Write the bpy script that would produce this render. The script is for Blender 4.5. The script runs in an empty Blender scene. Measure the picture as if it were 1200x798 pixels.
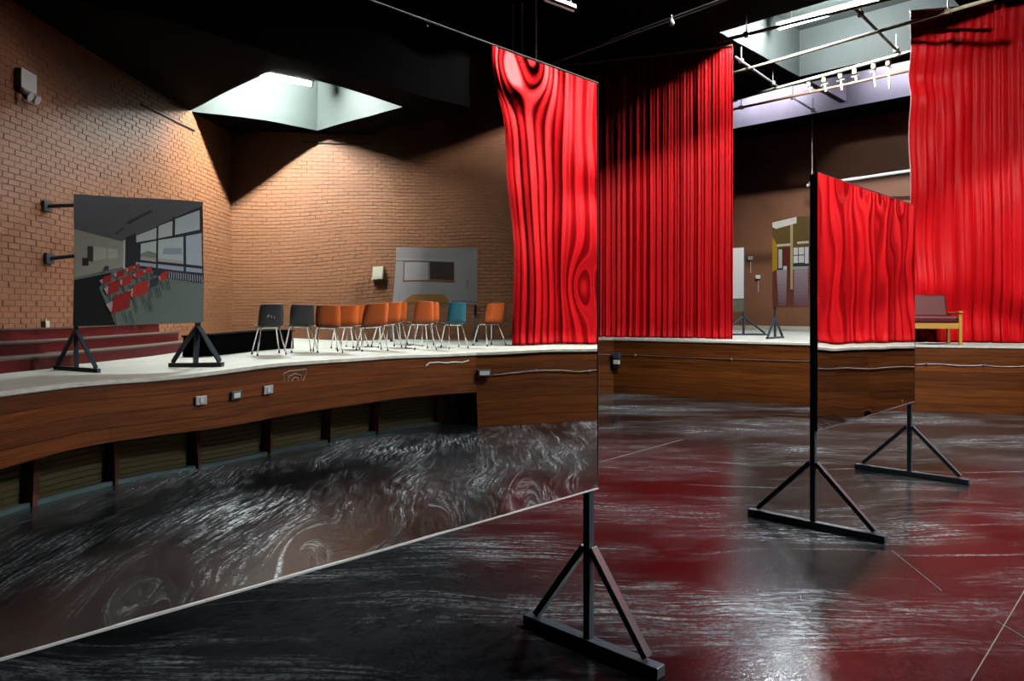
import bpy, bmesh, math, random
from mathutils import Vector, Matrix, noise
random.seed(7)
S = bpy.context.scene
COL = S.collection

# ------------------------------------------------------------------ camera
F_PX, CAM_H, HORIZON = 850.0, 2.0, 363.0
cam_d = bpy.data.cameras.new('camera'); cam = bpy.data.objects.new('camera', cam_d); COL.objects.link(cam)
cam_d.sensor_width = 36.0; cam_d.lens = 36.0*F_PX/1200.0
cam_d.shift_y = -(399.0-HORIZON)/1200.0
cam_d.clip_end = 200
cam.location = (0, 0, CAM_H); cam.rotation_euler = (math.pi/2, 0, 0)
S.camera = cam

# ------------------------------------------------------------------ world and exposure
w = bpy.data.worlds.new('world'); S.world = w; w.use_nodes = True
w.node_tree.nodes['Background'].inputs[0].default_value = (0.6, 0.7, 0.8, 1)
w.node_tree.nodes['Background'].inputs[1].default_value = 0.0
S.view_settings.view_transform = 'Standard'; S.view_settings.look = 'None'
S.view_settings.gamma = 1.0; S.view_settings.use_curve_mapping = False
S.view_settings.exposure = 0.0
S.cycles.sample_clamp_indirect = 8.0
S.cycles.max_bounces = 10; S.cycles.diffuse_bounces = 0; S.cycles.glossy_bounces = 8
TUBE_W = 260.0        # radiance of the fluorescent tubes

# ------------------------------------------------------------------ building axes
# the hall's ceiling grid and the mirror row run along A_AX; B_AX is square to it, towards the camera
ANG = math.atan2(830.0, 850.0)
A_AX = Vector((math.sin(ANG), math.cos(ANG), 0)); B_AX = Vector((math.cos(ANG), -math.sin(ANG), 0))
MIR_B = -2.62                                   # the mirrors' plane: b = MIR_B
def AB(a, b, z=0.0):
    p = A_AX*a + B_AX*b; return Vector((p.x, p.y, z))
def refl(p):
    """mirror a point over the mirrors' plane (things seen in the mirror stand on our side of it)"""
    p = Vector(p); q = p - 2*(p.dot(B_AX)-MIR_B)*B_AX
    return Vector((q.x, q.y, p.z))
def RV(x, y, z=0.0): return refl((x, y, z))
def pix(px, py, Z):            # pixel + depth -> point
    return Vector(((px-600)/F_PX*Z, Z, CAM_H+(HORIZON-py)/F_PX*Z))
def pixz(px, py, z):           # pixel + known height -> point
    Z = (z-CAM_H)*F_PX/(HORIZON-py); return pix(px, py, Z)
STG = 1.30                     # stage height
CEIL, LOWC = 8.35, 6.10        # main soffit, lower soffit round the seating steps

# ------------------------------------------------------------------ materials
MATS = {}
def nodes_of(name):
    m = bpy.data.materials.new(name); m.use_nodes = True
    nt = m.node_tree; b = nt.nodes['Principled BSDF']
    return m, nt, b
def mat(name, col, rough=0.5, metal=0.0, var=0.15, nscale=6.0, bump=0.0, bscale=40.0, spec=0.5, stretch=(1,1,1), rnd=0.0, sheen=0.0, coat=0.0):
    if name in MATS: return MATS[name]
    m, nt, b = nodes_of(name); N = nt.nodes; L = nt.links
    tc = N.new('ShaderNodeTexCoord'); mp = N.new('ShaderNodeMapping'); mp.inputs['Scale'].default_value = stretch
    L.new(tc.outputs['Object'], mp.inputs[0])
    nz = N.new('ShaderNodeTexNoise'); nz.inputs['Scale'].default_value = nscale; nz.inputs['Detail'].default_value = 5
    L.new(mp.outputs[0], nz.inputs['Vector'])
    mix = N.new('ShaderNodeMix'); mix.data_type = 'RGBA'
    mix.inputs[6].default_value = tuple(c*(1-var) for c in col)+(1,)
    mix.inputs[7].default_value = tuple(min(1, c*(1+var)) for c in col)+(1,)
    L.new(nz.outputs['Fac'], mix.inputs[0])
    out = mix.outputs[2]
    if rnd > 0:
        oi = N.new('ShaderNodeObjectInfo'); mr = N.new('ShaderNodeMapRange')
        mr.inputs[3].default_value = 1-rnd; mr.inputs[4].default_value = 1+rnd
        L.new(oi.outputs['Random'], mr.inputs[0])
        hs = N.new('ShaderNodeHueSaturation'); L.new(mr.outputs[0], hs.inputs['Value']); L.new(out, hs.inputs['Color'])
        out = hs.outputs[0]
    L.new(out, b.inputs['Base Color'])
    b.inputs['Roughness'].default_value = rough; b.inputs['Metallic'].default_value = metal
    b.inputs['Specular IOR Level'].default_value = spec
    if sheen: b.inputs['Sheen Weight'].default_value = sheen; b.inputs['Sheen Roughness'].default_value = 0.4
    if coat: b.inputs['Coat Weight'].default_value = coat; b.inputs['Coat Roughness'].default_value = 0.15
    if bump > 0:
        n2 = N.new('ShaderNodeTexNoise'); n2.inputs['Scale'].default_value = bscale; n2.inputs['Detail'].default_value = 4
        L.new(mp.outputs[0], n2.inputs['Vector'])
        bp = N.new('ShaderNodeBump'); bp.inputs['Strength'].default_value = bump; bp.inputs['Distance'].default_value = 0.02
        L.new(n2.outputs['Fac'], bp.inputs['Height']); L.new(bp.outputs[0], b.inputs['Normal'])
    MATS[name] = m; return m
def emit(name, col, s):
    m, nt, b = nodes_of(name)
    b.inputs['Base Color'].default_value = (.9, .9, .9, 1)
    b.inputs['Emission Color'].default_value = col+(1,); b.inputs['Emission Strength'].default_value = s
    MATS[name] = m; return m
def print_mat():
    m, nt, b = nodes_of('photo_print')
    a = nt.nodes.new('ShaderNodeVertexColor'); a.layer_name = 'Col'
    nz = nt.nodes.new('ShaderNodeTexNoise'); nz.inputs['Scale'].default_value = 9
    mx = nt.nodes.new('ShaderNodeMix'); mx.data_type = 'RGBA'; mx.blend_type = 'MULTIPLY'; mx.inputs[0].default_value = 0.12
    nt.links.new(a.outputs['Color'], mx.inputs[6]); nt.links.new(nz.outputs['Fac'], mx.inputs[7])
    nt.links.new(mx.outputs[2], b.inputs['Base Color']); b.inputs['Roughness'].default_value = 0.45
    return m

M_black   = mat('black_paint', (.0009,.0009,.001), .9, bump=.2, spec=.03)
M_steel   = mat('dark_steel', (.048,.074,.095), .30, 0, .3, 8, bump=.1, bscale=60)
M_brown   = mat('brown_painted_wall', (.215,.088,.044), .55, 0, .25, 1.3, bump=.35, bscale=14)
M_brick   = mat('brown_painted_brick', (.27,.113,.053), .45, 0, .20, 2.2, bump=.5, bscale=55)
M_coffer  = mat('grey_coffer_paint', (.036,.044,.041), .7, 0, .12, 2.5, bump=.1, spec=.3)
M_coffer2 = mat('dimmed_coffer_paint', (.013,.017,.016), .75, 0, .25, 1.5, spec=.2)  # same coffer paint, colour darkened to dim this coffer under its tube
M_lav     = mat('lilac_lit_concrete', (.34,.315,.39), .6, 0, .28, 1.6, bump=.1, stretch=(1,1,.3), spec=.3)  # lilac cast of the tube light is put into the concrete's colour
M_pipe    = mat('cream_pipe', (.74,.72,.56), .4, 0, .2, 5)
M_rust    = mat('rusty_pipe', (.20,.11,.07), .5, .3, .4, 5)
M_greyp   = mat('grey_pipe', (.25,.25,.26), .4, .5, .3, 5)
M_white   = mat('white_plastic', (.72,.72,.72), .35, 0, .06)
M_cream   = mat('cream_paint', (.60,.56,.42), .5, 0, .12)
M_deck    = mat('pale_stage_boards', (.47,.49,.44), .5, 0, .30, 3.0, bump=.15, bscale=30, stretch=(.35,2.5,1))
M_nose    = mat('worn_stage_nosing', (.62,.62,.56), .55, 0, .35, 9.0, bump=.2)
M_olive   = mat('olive_slats', (.16,.135,.05), .6, 0, .3, 30, stretch=(1,1,8))
M_post    = mat('reddish_post', (.13,.045,.028), .6, 0, .3, 9)
M_redrise = mat('dark_red_riser', (.095,.005,.006), .55, 0, .25, 3, bump=.1, spec=.2)
M_tread   = mat('worn_tread', (.09,.06,.05), .55, 0, .35, 6)
M_chrome  = mat('chrome', (.78,.78,.78), .16, 1.0, .05)
M_orange  = mat('orange_plastic', (.72,.145,.022), .38, 0, .06, 3)
M_teal    = mat('teal_plastic', (.012,.16,.23), .38, 0, .06, 3)
M_char    = mat('charcoal_plastic', (.035,.045,.05), .4, 0, .1, 3)
M_rubber  = mat('black_rubber', (.01,.01,.01), .6)
M_maroon  = mat('maroon_vinyl', (.085,.009,.013), .5, 0, .12, 4, bump=.15, bscale=9, spec=.25)
M_ywood   = mat('yellow_varnished_wood', (.50,.28,.05), .35, 0, .2, 5, stretch=(1,1,6))
M_edge    = mat('pale_board_edge', (.82,.82,.84), .4)
M_kerb    = mat('teal_kerb_paint', (.09,.16,.17), .45, 0, .4, 6)
M_clamp   = mat('dull_cream_clamp', (.36,.34,.24), .5, 0, .2, 8)
M_hem     = mat('pale_pink_hem', (.70,.42,.38), .6)
M_tape    = mat('pale_floor_tape', (.17,.16,.14), .6, 0, .3, 20)
M_silver  = mat('silver_plate', (.55,.60,.64), .35, .5, .1)
M_print   = print_mat()
M_tube    = emit('fluorescent_tube', (.93,1.0,.95), TUBE_W*5.4)
M_tubeC   = emit('coffer_tube', (.94,.98,1.0), TUBE_W*4.4)
M_tubeW   = emit('warm_white_tube', (1.0,.95,.88), TUBE_W*10.5)
M_tubeF   = emit('added_front_tube', (1.0,.95,.88), TUBE_W*3.2)
M_tubeL   = emit('lilac_white_tube', (.92,.90,1.0), TUBE_W*.30)
M_tubeS   = emit('added_side_tube', (1.0,.93,.86), TUBE_W*7.5)

def wood_mat():
    m, nt, b = nodes_of('red_brown_boarding'); N = nt.nodes; L = nt.links
    g = N.new('ShaderNodeNewGeometry'); mp = N.new('ShaderNodeMapping'); mp.inputs['Scale'].default_value = (.7,.7,26)
    L.new(g.outputs['Position'], mp.inputs[0])
    nz = N.new('ShaderNodeTexNoise'); nz.inputs['Scale'].default_value = 2.0; nz.inputs['Detail'].default_value = 6; nz.inputs['Distortion'].default_value = .6
    L.new(mp.outputs[0], nz.inputs['Vector'])
    cr = N.new('ShaderNodeValToRGB'); cr.color_ramp.elements[0].position = .3; cr.color_ramp.elements[1].position = .72
    cr.color_ramp.elements[0].color = (.055,.014,.003,1); cr.color_ramp.elements[1].color = (.20,.060,.010,1)
    L.new(nz.outputs['Fac'], cr.inputs[0])
    oi = N.new('ShaderNodeObjectInfo'); mr = N.new('ShaderNodeMapRange'); mr.inputs[3].default_value = .72; mr.inputs[4].default_value = 1.25
    L.new(oi.outputs['Random'], mr.inputs[0])
    hs = N.new('ShaderNodeHueSaturation'); L.new(mr.outputs[0], hs.inputs['Value']); L.new(cr.outputs[0], hs.inputs['Color'])
    # sparse pale chips
    n3 = N.new('ShaderNodeTexNoise'); n3.inputs['Scale'].default_value = 3.2; n3.inputs['Detail'].default_value = 8; n3.inputs['Roughness'].default_value = .75
    mp3 = N.new('ShaderNodeMapping'); mp3.inputs['Scale'].default_value = (1,1,4); L.new(g.outputs['Position'], mp3.inputs[0]); L.new(mp3.outputs[0], n3.inputs['Vector'])
    c3 = N.new('ShaderNodeValToRGB'); c3.color_ramp.elements[0].position = .70; c3.color_ramp.elements[1].position = .73
    L.new(n3.outputs['Fac'], c3.inputs[0])
    mx = N.new('ShaderNodeMix'); mx.data_type = 'RGBA'; mx.inputs[7].default_value = (.5,.42,.34,1)
    L.new(c3.outputs[0], mx.inputs[0]); L.new(hs.outputs[0], mx.inputs[6])
    L.new(mx.outputs[2], b.inputs['Base Color']); b.inputs['Roughness'].default_value = .45; b.inputs['Specular IOR Level'].default_value = .3
    return m
M_wood = wood_mat()

def curtain_mat():
    m, nt, b = nodes_of('red_satin_curtain'); N = nt.nodes; L = nt.links
    tc = N.new('ShaderNodeTexCoord')
    nz = N.new('ShaderNodeTexNoise'); nz.inputs['Scale'].default_value = .8; nz.inputs['Detail'].default_value = 6
    L.new(tc.outputs['Object'], nz.inputs['Vector'])
    cr = N.new('ShaderNodeValToRGB'); cr.color_ramp.elements[0].position = .35; cr.color_ramp.elements[1].position = .7
    cr.color_ramp.elements[0].color = (.62,.003,.008,1); cr.color_ramp.elements[1].color = (.78,.006,.012,1)
    L.new(nz.outputs['Fac'], cr.inputs[0]); L.new(cr.outputs[0], b.inputs['Base Color'])
    b.inputs['Roughness'].default_value = .5; b.inputs['Specular IOR Level'].default_value = .2
    b.inputs['Sheen Weight'].default_value = .0; b.inputs['Sheen Tint'].default_value = (1,.25,.2,1)
    wv = N.new('ShaderNodeTexNoise'); wv.inputs['Scale'].default_value = 26; mp = N.new('ShaderNodeMapping'); mp.inputs['Scale'].default_value = (1,1,.25)
    L.new(tc.outputs['Object'], mp.inputs[0]); L.new(mp.outputs[0], wv.inputs['Vector'])
    bp = N.new('ShaderNodeBump'); bp.inputs['Strength'].default_value = .12; bp.inputs['Distance'].default_value = .02
    L.new(wv.outputs['Fac'], bp.inputs['Height']); L.new(bp.outputs[0], b.inputs['Normal'])
    return m
M_curtain = curtain_mat()

def floor_mat():
    m, nt, b = nodes_of('scuffed_black_floor'); N = nt.nodes; L = nt.links
    g = N.new('ShaderNodeNewGeometry')
    # swirl the coordinates a little so the scuffs curl
    wn = N.new('ShaderNodeTexNoise'); wn.inputs['Scale'].default_value = .42; wn.inputs['Detail'].default_value = 2
    L.new(g.outputs['Position'], wn.inputs['Vector'])
    sb = N.new('ShaderNodeVectorMath'); sb.operation = 'SUBTRACT'; sb.inputs[1].default_value = (.5,.5,.5)
    L.new(wn.outputs['Color'], sb.inputs[0])
    sc = N.new('ShaderNodeVectorMath'); sc.operation = 'SCALE'; sc.inputs['Scale'].default_value = .9
    L.new(sb.outputs[0], sc.inputs[0])
    ad = N.new('ShaderNodeVectorMath'); ad.operation = 'ADD'; L.new(g.outputs['Position'], ad.inputs[0]); L.new(sc.outputs[0], ad.inputs[1])
    def streak(rot, scl, nscale, lo, hi, det=9, rough=.68):
        mp = N.new('ShaderNodeMapping'); mp.inputs['Rotation'].default_value = (0,0,rot); mp.inputs['Scale'].default_value = scl
        L.new(ad.outputs[0], mp.inputs[0])
        nz = N.new('ShaderNodeTexNoise'); nz.inputs['Scale'].default_value = nscale; nz.inputs['Detail'].default_value = det; nz.inputs['Roughness'].default_value = rough
        L.new(mp.outputs[0], nz.inputs['Vector'])
        r = N.new('ShaderNodeMapRange'); r.inputs[1].default_value = lo; r.inputs[2].default_value = hi
        L.new(nz.outputs['Fac'], r.inputs[0]); return r.outputs[0]
    p1 = streak(-.85, (.55,1.3,1), .62, .48, .70, 5, .62)          # where the floor is worn
    p2 = streak(-.1, (.4,1.7,1), .7, .51, .73, 5, .62)
    g1 = streak(-.92, (.22,3.2,1), 9.0, .45, .62, 8, .72)       # brushed grain of the wear
    g2 = streak(-.15, (.20,3.6,1), 8.0, .46, .62, 8, .72)
    s3 = streak(-.55, (.16,6.0,1), 1.0, .66, .74, 4, .6)        # a few long drag marks
    s4 = streak(-1.05, (.14,6.0,1), 1.1, .65, .74, 4, .6)
    fine = streak(.2, (1.0,1.3,1), 22.0, .38, .56, 8, .85)
    def mth(op, a, c):
        n = N.new('ShaderNodeMath'); n.operation = op; n.use_clamp = True
        for i, v in enumerate((a, c)):
            if isinstance(v, (int, float)): n.inputs[i].default_value = v
            else: L.new(v, n.inputs[i])
        return n.outputs[0]
    sm = mth('MAXIMUM', mth('MULTIPLY', p1, g1), mth('MULTIPLY', p2, g2))
    sm = mth('MAXIMUM', sm, mth('MULTIPLY', mth('MAXIMUM', s3, s4), .55))
    sm = mth('MULTIPLY', sm, fine)
    haze = streak(.3, (1,1.6,1), .35, .40, .70, 4, .5)
    haze = mth('MULTIPLY', haze, mth('MULTIPLY', fine, .10))
    tot = mth('ADD', sm, haze)
    mx = N.new('ShaderNodeMix'); mx.data_type = 'RGBA'
    mx.inputs[6].default_value = (.0045,.005,.006,1); mx.inputs[7].default_value = (.40,.47,.52,1)
    L.new(tot, mx.inputs[0]); L.new(mx.outputs[2], b.inputs['Base Color'])
    rr = N.new('ShaderNodeMapRange'); rr.inputs[3].default_value = .045; rr.inputs[4].default_value = .5
    L.new(mth('ADD', tot, mth('MULTIPLY', fine, .10)), rr.inputs[0]); L.new(rr.outputs[0], b.inputs['Roughness'])
    bn = N.new('ShaderNodeTexNoise'); bn.inputs['Scale'].default_value = 38; bn.inputs['Detail'].default_value = 6; bn.inputs['Roughness'].default_value = .6
    L.new(ad.outputs[0], bn.inputs['Vector'])
    bp = N.new('ShaderNodeBump'); bp.inputs['Strength'].default_value = .34; bp.inputs['Distance'].default_value = .006
    L.new(bn.outputs['Fac'], bp.inputs['Height']); L.new(bp.outputs[0], b.inputs['Normal'])
    b.inputs['Specular IOR Level'].default_value = .55
    return m
M_floor = floor_mat()

def mirror_mat():
    m, nt, b = nodes_of('mirror_film')
    nz = nt.nodes.new('ShaderNodeTexNoise'); nz.inputs['Scale'].default_value = 3; nz.inputs['Detail'].default_value = 3
    r = nt.nodes.new('ShaderNodeMapRange'); r.inputs[3].default_value = .0; r.inputs[4].default_value = .012
    tc = nt.nodes.new('ShaderNodeTexCoord'); nt.links.new(tc.outputs['Object'], nz.inputs['Vector'])
    nt.links.new(nz.outputs['Fac'], r.inputs[0]); nt.links.new(r.outputs[0], b.inputs['Roughness'])
    b.inputs['Base Color'].default_value = (.90,.91,.92,1); b.inputs['Metallic'].default_value = 1.0
    return m
M_mirror = mirror_mat()

# ------------------------------------------------------------------ mesh builder
class MB:
    def __init__(s): s.v = []; s.f = []; s.c = []
    def add(s, verts, faces, col=None):
        o = len(s.v); s.v += [tuple(v) for v in verts]; s.f += [tuple(i+o for i in f) for f in faces]
        s.c += [col]*len(faces); return s
    def hexa(s, p):    # 8 corners: bottom 4 (ccw), top 4
        return s.add(p, [(3,2,1,0),(4,5,6,7),(0,1,5,4),(1,2,6,5),(2,3,7,6),(3,0,4,7)])
    def box(s, c, ex, ey, ez):   # centre + half-extent vectors
        c, ex, ey, ez = Vector(c), Vector(ex), Vector(ey), Vector(ez)
        return s.hexa([c-ex-ey-ez, c+ex-ey-ez, c+ex+ey-ez, c-ex+ey-ez, c-ex-ey+ez, c+ex-ey+ez, c+ex+ey+ez, c-ex+ey+ez])
    def aabb(s, x0, x1, y0, y1, z0, z1):
        return s.hexa([(x0,y0,z0),(x1,y0,z0),(x1,y1,z0),(x0,y1,z0),(x0,y0,z1),(x1,y0,z1),(x1,y1,z1),(x0,y1,z1)])
    def bar(s, a, b, wx, wy, side=None):     # rectangular bar from a to b
        a, b = Vector(a), Vector(b); d = (b-a).normalized()
        if side is None: side = Vector((0,0,1)) if abs(d.z) < .9 else Vector((1,0,0))
        sx = side - d*side.dot(d); sx.normalize(); sy = d.cross(sx)
        return s.box((a+b)/2, (b-a)/2, sx*wx/2, sy*wy/2)
    def tube(s, pts, r, n=10, caps=True):
        pts = [Vector(p) for p in pts]; rings = []
        rr = r if isinstance(r, (list, tuple)) else [r]*len(pts)
        d0 = (pts[1]-pts[0]).normalized()
        up = Vector((0,0,1)) if abs(d0.z) < .95 else Vector((1,0,0))
        x = d0.cross(up).normalized()
        o = len(s.v)
        for i, p in enumerate(pts):
            d = (pts[min(i+1,len(pts)-1)]-pts[max(i-1,0)]).normalized()
            x = (x - d*x.dot(d)).normalized(); y = d.cross(x)
            for k in range(n):
                t = 2*math.pi*k/n; s.v.append(tuple(p+(x*math.cos(t)+y*math.sin(t))*rr[i]))
        nf = len(s.f)
        for i in range(len(pts)-1):
            for k in range(n):
                a = o+i*n+k; b_ = o+i*n+(k+1)%n; s.f.append((a, b_, b_+n, a+n))
        if caps:
            s.f.append(tuple(o+k for k in reversed(range(n)))); s.f.append(tuple(o+(len(pts)-1)*n+k for k in range(n)))
        s.c += [None]*(len(s.f)-nf); return s
    def prism(s, poly, z0, z1):
        n = len(poly); o = [(p[0],p[1],z0) for p in poly]+[(p[0],p[1],z1) for p in poly]
        return s.add(o, [tuple(reversed(range(n))), tuple(range(n,2*n))]+[(i,(i+1)%n,(i+1)%n+n,i+n) for i in range(n)])
    def build(s, name, m, parent=None, smooth=False, bevel=0, cols=False, flip=False):
        me = bpy.data.meshes.new(name); me.from_pydata(s.v, [], s.f); me.update()
        if not cols:
            bm = bmesh.new(); bm.from_mesh(me); bmesh.ops.recalc_face_normals(bm, faces=bm.faces); bm.to_mesh(me); bm.free()
        if cols:
            ca = me.color_attributes.new('Col', 'FLOAT_COLOR', 'CORNER')
            for p, c in zip(me.polygons, s.c):
                for li in p.loop_indices: ca.data[li].color = (*[min(.85, k*1.5) for k in c], 1)
        me.materials.append(m)
        if smooth:
            for p in me.polygons: p.use_smooth = True
        ob = bpy.data.objects.new(name, me); COL.objects.link(ob)
        if bevel:
            bv = ob.modifiers.new('bevel', 'BEVEL'); bv.width = bevel; bv.segments = 2; bv.limit_method = 'ANGLE'
        if parent is not None:
            ob.parent = parent
            if not parent.get('_local'):
                l = Vector((0,0,0)); q = parent
                while q is not None: l += q.location; q = q.parent
                ob.location = -l            # meshes are written in world coordinates
        return ob
def tag(o, label, cat, group=None):
    o['label'] = label; o['category'] = cat
    if group: o['group'] = group
    return o
def struct(o): o['kind'] = 'structure'; return o
def thing(name, label, cat, loc=(0,0,0), rz=0.0, group=None, local=False):
    o = bpy.data.objects.new(name, None); COL.objects.link(o); o.location = loc; o.rotation_euler = (0,0,rz)
    o.empty_display_size = .2
    if local: o['_local'] = 1
    return tag(o, label, cat, group)
def copy_tree(o, parent=None):
    c = o.copy(); COL.objects.link(c); c.parent = parent
    for ch in list(o.children): copy_tree(ch, c)
    return c

# ================================================================== SETTING
# ---- floor of the pit
fl = MB(); fl.add([(-9.2,-3.2,0),(14.2,-3.2,0),(14.2,33,0),(-9.2,33,0)], [(0,1,2,3)])
floor = struct(fl.build('floor', M_floor))

# ---- stage ring round the pit
def catmull(P, k=6):
    out = []
    for i in range(len(P)-1):
        p0, p1, p2, p3 = P[max(i-1,0)], P[i], P[i+1], P[min(i+2,len(P)-1)]
        for j in range(k):
            t = j/k
            out.append(tuple(.5*((2*p1[d])+(-p0[d]+p2[d])*t+(2*p0[d]-5*p1[d]+4*p2[d]-p3[d])*t*t+(-p0[d]+3*p1[d]-3*p2[d]+p3[d])*t**3) for d in (0,1)))
    out.append(tuple(P[-1])); return out
curve_ctrl = [(-6.0,-1.9),(-2.0,-1.55)]
for px, Z in ((0,6.25),(110,7.3),(220,8.4),(330,9.65),(410,10.7),(480,11.6),(558,12.5)):
    q = RV((px-600)/F_PX*Z, Z); curve_ctrl.append((q.x, q.y))
CURVE = catmull(curve_ctrl, 5)
JN = CURVE[-1]
STRAIGHT = [JN, (9.35,5.7), (9.72,10.75), (9.80,13.75), (7.94,14.35), (6.26,15.05), (2.46,17.55), (-2.5,18.1), (-9.1,19.0)]
FRONT = CURVE + STRAIGHT[1:]
BACKY, RIGHTX = -2.75, 13.9
FAR_A = 25.3
farcorner_b = (RIGHTX-A_AX.x*FAR_A)/B_AX.x
FC = AB(FAR_A, farcorner_b)
def outer(p, i):
    nC = len(CURVE)
    if i < nC:
        f = i/(nC-1)
        if f < .72: return (p[0]+f*4.5, BACKY)
        g = (f-.72)/.28; return (RIGHTX, BACKY+g*4.0)
    k = i-nC
    q = [ (RIGHTX,6.0),(RIGHTX,12.0),(FC.x,FC.y), AB(FAR_A,-6.5)[:2], AB(FAR_A,-9)[:2], AB(FAR_A,-14)[:2], AB(FAR_A,-20)[:2], (-9.1,32.5)]
    return q[k]
stage = bpy.data.objects.new('stage', None); COL.objects.link(stage); struct(stage)
OUT = [outer(p, i) for i, p in enumerate(FRONT)]
dk = MB(); n = len(FRONT)
dk.add([(p[0],p[1],STG) for p in FRONT]+[(p[0],p[1],STG) for p in OUT]+[(p[0],p[1],STG-.05) for p in FRONT],
       [(i,i+1,n+i+1,n+i) for i in range(n-1)]+[(2*n+i,2*n+i+1,i+1,i) for i in range(n-1)])
dk.build('deck', M_deck, stage)
def offset(P, d):
    """shift a front polyline away from the pit (to its right-hand side when walking along it)"""
    R = []
    for i, p in enumerate(P):
        a, b = Vector(P[max(i-1,0)]), Vector(P[min(i+1,len(P)-1)])
        t = (b-a).normalized(); R.append((p[0]+t.y*d, p[1]-t.x*d))
    return R
def ribbon(P, z0, z1, th):
    """solid strip that follows the polyline P, thickness th behind it"""
    Q = offset(P, th); m = MB(); k = len(P)
    v = [(p[0],p[1],z0) for p in P]+[(p[0],p[1],z1) for p in P]+[(p[0],p[1],z0) for p in Q]+[(p[0],p[1],z1) for p in Q]
    f = []
    for i in range(k-1):
        f += [(i,i+1,k+i+1,k+i),(2*k+i+1,2*k+i,3*k+i,3*k+i+1),(k+i,k+i+1,3*k+i+1,3*k+i),(i+1,i,2*k+i,2*k+i+1)]
    f += [(0,k,3*k,2*k),(k-1,3*k-1,4*k-1,2*k-1)]
    return m.add(v, f)
ribbon(offset(FRONT,-.025), STG-.035, STG+.006, .09).build('nosing', M_nose, stage)
# horizontal boards of the front: overhanging on the curve, down to the floor on the straight runs
cuts = [0, 8, 16, 24, 32, len(CURVE)-1]
OV = .62
for a, b in zip(cuts[:-1], cuts[1:]):
    for r in range(4):
        h = (STG-.036-OV)/4; z0 = OV+r*h
        ribbon(offset(CURVE[a:b+1], random.uniform(0,.003)), z0+.002, z0+h-.002, .03).build('board', M_wood, stage)
for a in range(len(STRAIGHT)-1):
    P = [STRAIGHT[a], STRAIGHT[a+1]]
    for r in range(8):
        h = (STG-.036)/8; z0 = r*h
        if a == 2 and r == 0: z0b = z0+.10
        else: z0b = z0+.002
        ribbon(offset(P, random.uniform(.0,.004)), z0b, z0+h-.002, .03).build('board', M_wood, stage)
ribbon(offset(FRONT,.045), .0, STG-.06, .02).build('backing', M_black, stage) if False else None
# recess under the curved overhang: olive slatted back, posts, kerb
RC = offset(CURVE, .60)
for r in range(9):
    ribbon(RC, .02+r*.066, .02+r*.066+.058, .02).build('slat', M_olive, stage)
ribbon(offset(CURVE,.63), 0, STG-.06, .03).build('recess_back', M_black, stage)
ribbon(offset(CURVE,.51), 0, .05, .06).build('kerb', M_kerb, stage)
for i in range(2, len(CURVE)-1, 4):
    p = offset(CURVE,.55)[i]
    MB().aabb(p[0]-.05,p[0]+.05,p[1]-.05,p[1]+.05,0,STG-.06).build('post', M_post, stage)
P = [JN, offset(CURVE,.66)[-1]]
MB().bar((P[0][0],P[0][1],.63),(P[1][0],P[1][1],.63),1.26,.03).build('return_panel', M_wood, stage)

# ---- walls
def wall(name, p, q, z0, z1, m, th=.25, side=1):
    p, q = Vector((p[0],p[1],0)), Vector((q[0],q[1],0)); d = (q-p).normalized(); nn = Vector((d.y,-d.x,0))*side
    b = MB().hexa([(p.x,p.y,z0),(q.x,q.y,z0),tuple((q+nn*th).xy)+(z0,),tuple((p+nn*th).xy)+(z0,),
                   (p.x,p.y,z1),(q.x,q.y,z1),tuple((q+nn*th).xy)+(z1,),tuple((p+nn*th).xy)+(z1,)])
    return struct(b.build(name, m))
HT = CEIL+1.3
wall_back  = wall('wall_back', (-9.1,BACKY), (RIGHTX,BACKY), 0, HT, M_brown, side=1)
wall_right = wall('wall_right', (RIGHTX,BACKY), (RIGHTX,FC.y), 0, HT, M_brown, side=1)
FL = AB(FAR_A, -24)
wall_far   = wall('wall_far', FC.xy, FL.xy, 0, HT, M_brown, side=1)
wall_left  = wall('wall_left', (-9.1,-2.75), (-9.1,33), 0, HT, M_black, side=-1)
wall_end   = wall('wall_end', (-9.1,33), (2.5,33), 0, HT, M_black, side=-1)
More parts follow.
